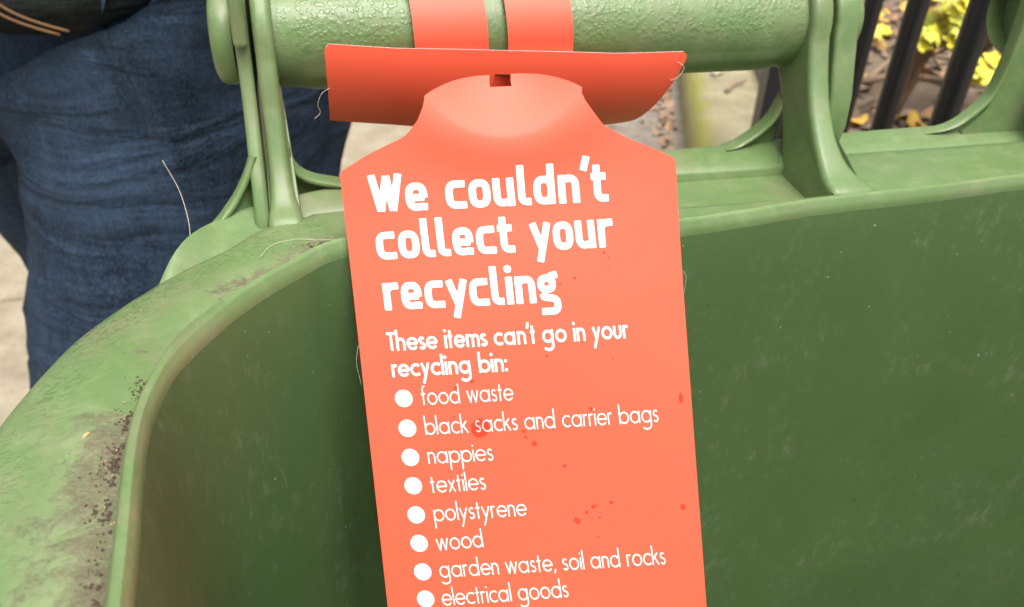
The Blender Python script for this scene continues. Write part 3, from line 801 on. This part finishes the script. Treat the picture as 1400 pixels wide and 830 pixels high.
def sdf(strokes, w, X, Y):
    D = np.full(X.shape, 9.)
    h = w/2
    for st in strokes:
        if st[0] == 'dot':
            D = np.minimum(D, np.hypot(X-st[1], Y-st[2])-st[3]); continue
        n = len(st)
        closed = math.dist(st[0], st[-1]) < 1e-6
        for i in range(n-1):
            a = np.array(st[i]); b = np.array(st[i+1]); L = np.linalg.norm(b-a)
            if L < 1e-6: continue
            d = (b-a)/L; px = X-a[0]; py = Y-a[1]
            al = px*d[0]+py*d[1]; ac = np.abs(-px*d[1]+py*d[0])
            dx = np.maximum(-al, al-L); dy = ac-h
            D = np.minimum(D, np.where((dx > 0) & (dy > 0), np.hypot(np.maximum(dx, 0), np.maximum(dy, 0)), np.maximum(dx, dy)))
            if i > 0 or closed: D = np.minimum(D, np.hypot(px, py)-h)
    return D
_gc = {}
def glyph_mesh(fn, ch, w, cell):
    key = (fn.__name__, ch, w)
    if key in _gc: return _gc[key]
    st, adv = fn(ch, w)
    if not st: _gc[key] = ([], [], adv); return _gc[key]
    xs = np.arange(-.3, 1.6, cell); ys = np.arange(-.9, 1.9, cell); X, Y = np.meshgrid(xs, ys)
    D = sdf(st, w, X, Y)-.012
    V = []; idx = {}; Fc = []
    def vid(k, p):
        if k not in idx: idx[k] = len(V); V.append(p)
        return idx[k]
    ins = D < 0
    any_ = ins[:-1, :-1] | ins[1:, :-1] | ins[:-1, 1:] | ins[1:, 1:]
    for i, j in zip(*np.nonzero(any_)):
        cs = [(i, j), (i, j+1), (i+1, j+1), (i+1, j)]; f = []
        for k in range(4):
            a = cs[k]; b = cs[(k+1) % 4]
            if ins[a]: f.append(vid(a, (xs[a[1]], ys[a[0]])))
            if ins[a] != ins[b]:
                t = D[a]/(D[a]-D[b]); f.append(vid((min(a, b), max(a, b)), (xs[a[1]]+(xs[b[1]]-xs[a[1]])*t, ys[a[0]]+(ys[b[0]]-ys[a[0]])*t)))
        if len(f) > 2: Fc.append(f)
    _gc[key] = (V, Fc, adv); return _gc[key]
def text_line(name, txt, fn, w, p0, p1, xh, gap, cell=.045, squash=None):
    """p0, p1: ends of the baseline in tag coordinates (cm across, cm down)"""
    tot = sum(fn(c, w)[1] for c in txt)+gap*(len(txt)-1)
    dx, dv = p1[0]-p0[0], p1[1]-p0[1]; L = math.hypot(dx, dv); ex = (dx/L, dv/L); ey = (ex[1], -ex[0]); kx = L/tot
    V = []; Fc = []; x = 0
    for c in txt:
        gv, gf, adv = glyph_mesh(fn, c, w, cell); k = len(V)
        for (a, b) in gv:
            X_ = (x+a)*kx; Y_ = b*xh
            V.append(S(p0[0]+ex[0]*X_+ey[0]*Y_, p0[1]+ex[1]*X_+ey[1]*Y_, .014))
        Fc += [tuple(q+k for q in f) for f in gf]; x += adv+gap
    o = mesh(name, V, Fc, M['print'], TG, True); orient(o, TN); return o
HX = .80
text_line('heading_print', "We couldn't", head, .235, (.80, 1.149), (7.837, 1.10), HX*.97, .115, .035)
text_line('heading_print', "collect your", head, .235, (.826, 2.507), (7.883, 2.384), HX*.97, .115, .035)
text_line('heading_print', "recycling", head, .235, (.882, 3.986), (6.057, 3.894), HX*.97, .115, .035)
text_line('subheading_print', "These items can't go in your", geo, .19, (.841, 5.195), (8.11, 5.01), .375, .13)
text_line('subheading_print', "recycling bin:", geo, .19, (.887, 5.979), (4.332, 5.872), .375, .13)
for t_, a_, b_ in (("food waste", (1.675, 6.829), (4.427, 6.738)), ("black sacks and carrier bags", (1.69, 7.729), (8.893, 7.475)),
                   ("nappies", (1.69, 8.613), (3.653, 8.534)), ("textiles", (1.68, 9.502), (3.345, 9.413)), ("polystyrene", (1.69, 10.374), (4.523, 10.224)),
                   ("wood", (1.68, 11.274), (3.107, 11.171)), ("garden waste, soil and rocks", (1.69, 12.112), (8.78, 11.72)), ("electrical goods", (1.68, 12.977), (5.593, 12.708))):
    text_line('list_print', t_, geo, .092, a_, b_, .355, .17)
for (u, v) in [(1.144, 6.62), (1.159, 7.52), (1.155, 8.404), (1.152, 9.272), (1.148, 10.167), (1.146, 11.045), (1.165, 11.928), (1.168, 12.771)]:
    V = [S(u, v, .014)]+[S(u+.26*math.cos(2*PI*k/40), v+.26*math.sin(2*PI*k/40), .014) for k in range(40)]
    o = mesh('bullet', V, [(0, 1+k, 1+(k+1) % 40) for k in range(40)], M['print'], TG); orient(o, TN)
# ---------------------------------------------------------------- raindrops on the tag
def drop(u, v, r, h, label, grp=None, asp=1.0, rot=0):
    rows = []
    for i in range(7):
        a = i/6*PI/2
        rows.append([S(u+(r*math.cos(a)*math.cos(2*PI*k/20)*math.cos(rot)-r*asp*math.cos(a)*math.sin(2*PI*k/20)*math.sin(rot)),
                       v+(r*math.cos(a)*math.cos(2*PI*k/20)*math.sin(rot)+r*asp*math.cos(a)*math.sin(2*PI*k/20)*math.cos(rot)), .004+h*math.sin(a)) for k in range(20)])
    V, Fc = grid(rows, closed_u=True); Fc.append(tuple(range(20))[::-1])
    o = mesh('water_drop', V, Fc, M['water']); fixn(o); tag(o, label, 'raindrop', grp); return o
drop(3.34, 7.55, .27, .04, 'largest flattened raindrop, lying over the word sacks on the tag', None, 1.15, .6)
drop(9.48, 10.01, .09, .06, 'raindrop near the right edge of the tag, level with the word polystyrene')
drop(6.08, 10.40, .11, .06, 'lowest and fattest raindrop of the slanting trail right of polystyrene', None, .8, .8)
drop(9.67, 6.80, .07, .04, 'long faint raindrop at the right edge above carrier bags', None, 2.2)
DL = ['second in the slanting trail from the fattest one', 'third in the slanting trail, the larger of a touching pair', 'at the upper right of the touching pair in the slanting trail', 'alone at the top end of the slanting trail',
      'alone below the words carrier bags, above the slanting trail', 'just below the word and, largest of a short column', 'between the largest of the column and the word and', 'touching the foot of the word and', 'above the word and in the black sacks line',
      'just above the middle of the word carrier', 'just below the end of the word recycling in the bold line', 'above the end of the word food', 'right above the word go', 'right of the word your in the bold line, alone', 'nearest to the right of the heading word recycling',
      'faint, between the heading words recycling and your', 'under the end of the heading word your', 'under the larger one at the end of the heading word your', 'just under the touching pair of the slanting trail', 'alone between polystyrene and garden waste', 'just below the word food, left']
for (u, v, r) in ((6.4, 10.155, .07), (6.62, 9.98, .085), (6.74, 9.93, .05), (7.2, 9.856, .075), (5.82, 8.74, .075), (4.95, 8.05, .11), (4.7, 7.85, .06), (4.66, 7.68, .075), (4.78, 7.3, .04), (6.79, 7.05, .08),
                  (3.22, 6.15, .08), (2.72, 6.33, .07), (5.55, 5.45, .05), (7.6, 5.59, .04), (6.61, 3.24, .06), (6.15, 3.39, .045), (7.57, 2.54, .06), (7.7, 2.7, .035), (6.8, 10.3, .05), (6.7, 10.9, .04), (2.6, 7.2, .04)):
    drop(u, v, r*.75, r*.3, 'tiny clear raindrop '+DL.pop(0), 'tiny raindrops on the tag')
# ---------------------------------------------------------------- loose fibres
def fibre(path, r, label):
    V, Fc = tube(catmull(path, 6), r*.27, 6); o = mesh('hair_fibre', V, Fc, M['fibre']); tag(o, label, 'fibre')
fibre([(-4.0, 23.2, 106.9), (-4.0, 23.6, 107.4), (-4.2, 24.3, 108.1), (-4.55, 24.6, 109.0)], .03, 'single pale hair standing up from the rear left rim before the jeans')
fibre([(-1.9, 21.6, 107.05), (-1.6, 22.3, 107.02), (-.9, 22.6, 107.0), (-.2, 22.4, 107.02), (.8, 22.25, 107.03)], .025, 'thin pale hair lying along the rim left of the tag')
fibre([(.6, 24.9, 110.9), (.35, 24.85, 110.75), (.2, 24.9, 110.4), (.25, 25, 110.1), (.05, 25, 109.9)], .025, 'curly white fibre hanging from the left end of the flap')
fibre([tuple(S(-.02, 5.0, .05)), tuple(S(-.12, 5.5, .12)), tuple(S(-.06, 6.2, .06))], .013, 'fine fibre sticking out of the left edge of the card')
fibre([tuple(S(9.96, 3.1, .03)), tuple(S(10.1, 3.3, .05)), tuple(S(10.0, 3.8, .03))], .013, 'small white thread on the right edge of the card')
fibre([(11.9, 24.5, 111.4), (12.15, 24.5, 111.2), (12.0, 24.5, 110.9), (11.75, 24.6, 110.75)], .03, 'torn white fibre at the right end of the flap')
# ---------------------------------------------------------------- crumbs of soil against the lip
def crumbs(name, spots, mat, label, seed):
    rnd = random.Random(seed); V = []; Fc = []
    for (x, y, z, s) in spots:
        k = len(V); bmx = []
        for i in range(4):
            a = -PI/2+PI*i/3
            for j in range(6):
                rr = s*rnd.uniform(.6, 1.2); t = 2*PI*j/6+rnd.random()*.5
                V.append((x+rr*math.cos(a)*math.cos(t), y+rr*math.cos(a)*math.sin(t), z+rr*.7*math.sin(a)))
        for i in range(3):
            for j in range(6): Fc.append((k+i*6+j, k+i*6+(j+1) % 6, k+(i+1)*6+(j+1) % 6, k+(i+1)*6+j))
    o = mesh(name, V, Fc, mat, None, False); tag(o, label, None, None, 'stuff'); return o
rnd = random.Random(11); sp = []
for k in range(900):
    s = rnd.uniform(4, 52) if rnd.random() < .85 else rnd.uniform(52, 62)
    s = s + 0; i = int(s) % NP
    cl = mnoise.noise(Vector((s*.12, 5, 0)))
    if cl < -.12 and rnd.random() < .85: continue
    I = IN[i]; n2 = (OUT[i]-I)/np.linalg.norm(OUT[i]-I); d = .62+abs(rnd.gauss(0, .20))*rnd.random()**.5*1.4; p = I+n2*d
    sp.append((p[0]+rnd.uniform(-.05, .05), p[1]+rnd.uniform(-.08, .08), RZ-.07, .010+.034*rnd.random()**2.2))
for k in range(120):
    x, y = -0.3+rnd.gauss(0, .35), 22.25+rnd.gauss(0, .14)
    sp.append((x, y, RZ-.05, .008+.03*rnd.random()**2))
crumbs('soil_crumbs', sp, M['crumb'], None, 1)
sp = [(p[0]+rnd.uniform(-.3, .3)-.1, p[1]+rnd.uniform(-.6, .6), p[2]+.03, .028) for p in rnd.sample(sp[:300], 9)]
crumbs('seed_crumbs', sp, M['crumb_pale'], None, 2)
V, Fc = tube([(-5.45, 14.5, RZ-.05), (-5.41, 14.55, RZ-.02), (-5.36, 14.6, RZ-.01), (-5.3, 14.66, RZ-.05)], [.015, .04, .04, .015], 8); tag(fixn(mesh('seed', V, Fc, M['crumb_pale'])), 'pale seed husk on the left rim beside the dark soil crumbs', 'seed')
# ---------------------------------------------------------------- person behind the bin
PN = empty('person', (-18, 72, 0), 'person in blue jeans and dark jacket standing behind the bin', 'person')
def skinmesh(name, verts, edges, radii, mat, parent, root=0, lev=2, disp_=0, dscale=.08):
    org = Vector(parent_org(parent)); me = bpy.data.meshes.new(name)
    me.from_pydata([(Vector(v)-org)*CM for v in verts], edges, []); me.materials.append(mat)
    o = link(bpy.data.objects.new(name, me), parent)
    sk = o.modifiers.new('skin', 'SKIN'); sk.use_smooth_shade = True
    if not me.skin_vertices: me.skin_vertices.new()
    for i, r in enumerate(radii):
        r = r if isinstance(r, tuple) else (r, r)
        me.skin_vertices[0].data[i].radius = (r[0]*CM, r[1]*CM)
    me.skin_vertices[0].data[root].use_root = True
    ss = o.modifiers.new('sub', 'SUBSURF'); ss.levels = lev; ss.render_levels = lev
    if disp_:
        tx = bpy.data.textures.new(name, 'CLOUDS'); tx.noise_scale = dscale; tx.noise_depth = 3
        dm = o.modifiers.new('folds', 'DISPLACE'); dm.texture = tx; dm.strength = disp_*CM; dm.mid_level = .5
    return o
H1, K1, A1 = (-6.6, 71, 103), (-21.5, 67, 55), (-25, 70, 10)
H2, K2, A2 = (-26, 80, 103), (-15, 86, 55), (-10, 90, 10)
PV = (-18, 76, 108)
bv = [PV, H1, K1, A1, (-18, 58, 4), H2, K2, A2, (-24, 76, 4), (-18, 77, 125), (-17, 77, 145), (-17, 77, 152), (-17, 75, 160), (-17, 74, 170),
      (0, 76, 144), (9, 74, 118), (12, 66, 98), (-34, 80, 144), (-43, 82, 118), (-44, 74, 98)]
be = [(0, 1), (1, 2), (2, 3), (3, 4), (0, 5), (5, 6), (6, 7), (7, 8), (0, 9), (9, 10), (10, 11), (11, 12), (12, 13), (10, 14), (14, 15), (15, 16), (10, 17), (17, 18), (18, 19)]
br = [12, 9, 6, 4, 3.5, 9, 6, 4, 3.5, 13, 12, 5, 8, 7, 5.5, 4.5, 3, 5.5, 4.5, 3]
# hands: palm and five curled fingers each
for wi, sgn in ((16, 1), (19, -1)):
    w_ = Vector(bv[wi]); pm = len(bv); bv.append(tuple(w_+Vector((0, -2, -5)))); br.append((3.4, 1.8)); be.append((wi, pm))
    for k in range(4):
        b0 = w_+Vector((sgn*(-2.7+1.8*k), -3, -9)); i0 = len(bv); L = (6, 7, 6.6, 5)[k]
        bv += [tuple(b0), tuple(b0+Vector((0, -.8, -L*.55))), tuple(b0+Vector((0, .4, -L)))]; br += [.95, .85, .7]; be += [(pm, i0), (i0, i0+1), (i0+1, i0+2)]
    i0 = len(bv); bv += [tuple(w_+Vector((-sgn*3.8, -3.2, -5.5))), tuple(w_+Vector((-sgn*4.2, -4, -9)))]; br += [1.1, .85]; be += [(pm, i0), (i0, i0+1)]
skinmesh('body', bv, be, br, M['skin'], PN)
# head details
for x in (-20, -14): 
    V, Fc = tube([(x-.01, 66.6, 167), (x, 66.0, 167), (x+.01, 65.7, 167)], [1.0, .9, .4], 10); mesh('eye', V, Fc, M['pebble'], PN)
V, Fc = tube([(-17, 66.5, 167), (-17, 64.6, 163.5), (-17, 66, 162.6)], [.8, 1.4, .9], 10); mesh('nose', V, Fc, M['skin'], PN)
skinmesh('hair', [(-17, 77, 176), (-17, 82, 170), (-17, 82, 162)], [(0, 1), (1, 2)], [8.5, 8, 6], M['hair'], PN)
jv = [(-18, 76, 110), H1, (-12.2, 69, 80), K1, (-23, 69, 30), (-25, 70, 9), H2, (-19.5, 83, 80), K2, (-12, 88, 30), (-10, 90, 9)]
je = [(0, 1), (1, 2), (2, 3), (3, 4), (4, 5), (0, 6), (6, 7), (7, 8), (8, 9), (9, 10)]
skinmesh('jeans', jv, je, [(16, 13), (17, 13.5), (15.2, 12.5), 11, 8.5, 8.5, (13, 13), 12, 9.5, 8.5, 8.5], M['denim'], PN, 0, 4, 2.6, .075)
# jacket: lofted round the trunk with a hem that dips at the left
rows = []
for i in range(26):
    q = i/25; r = []
    for k in range(48):
        t = 2*PI*k/48
        zc_ = 105+q*49; rx = 28-6.5*min(1, q*1.6); ry = 18-4.5*q; cl_ = max(0, (q-.8)/.2); cl_ = cl_*cl_*(3-2*cl_); rx *= 1-.70*cl_; ry *= 1-.45*cl_
        x = -17+rx*math.cos(t); y = 73+2*q+ry*math.sin(t)
        hem = (1-q)**6*(min(9, .075*(x+14)**2) if x > -14 else .03*(x+14)**2)
        f = .45*mnoise.noise(Vector((x*.12, y*.12, zc_*.06)))*2
        r.append((x+f, y+f, zc_+hem))
    rows.append(r)
V, Fc = grid(rows, closed_u=True); o = mesh('jacket', V, Fc, M['jacket'], PN); o.modifiers.new('s', 'SOLIDIFY').thickness = .006
skinmesh('jacket_sleeve', [(-3, 76.5, 143), (2, 76, 140), (9, 74, 118), (12, 67, 102)], [(0, 1), (1, 2), (2, 3)], [7, 7.5, 6, 5], M['jacket'], PN)
skinmesh('jacket_sleeve', [(-31, 79, 143), (-36, 80, 140), (-43, 82, 118), (-44, 75, 102)], [(0, 1), (1, 2), (2, 3)], [7, 7.5, 6, 5], M['jacket'], PN)
for a_ in (A1, A2):
    skinmesh('shoe', [(a_[0], a_[1]+3, 5), (a_[0], a_[1]-8, 4.5), (a_[0]+.5, a_[1]-17, 3.6)], [(0, 1), (1, 2)], [(5, 5), (5, 4.5), (4, 3.2)], M['shoe'], PN)

def jfront(x): return 73-18*math.sqrt(max(0, 1-((x+17)/28)**2))-.5
for off in (0, .55):
    P = []
    for i in range(14):
        t = i/13; x = -18.2+off+3.9*t-.5*math.sin(t*PI); z = 107.6-2.4*t**.8
        P.append((x, jfront(x), z+off*.3))
    V, Fc = tube(P, .09, 6); mesh('stitching', V, Fc, M['thread'], PN)
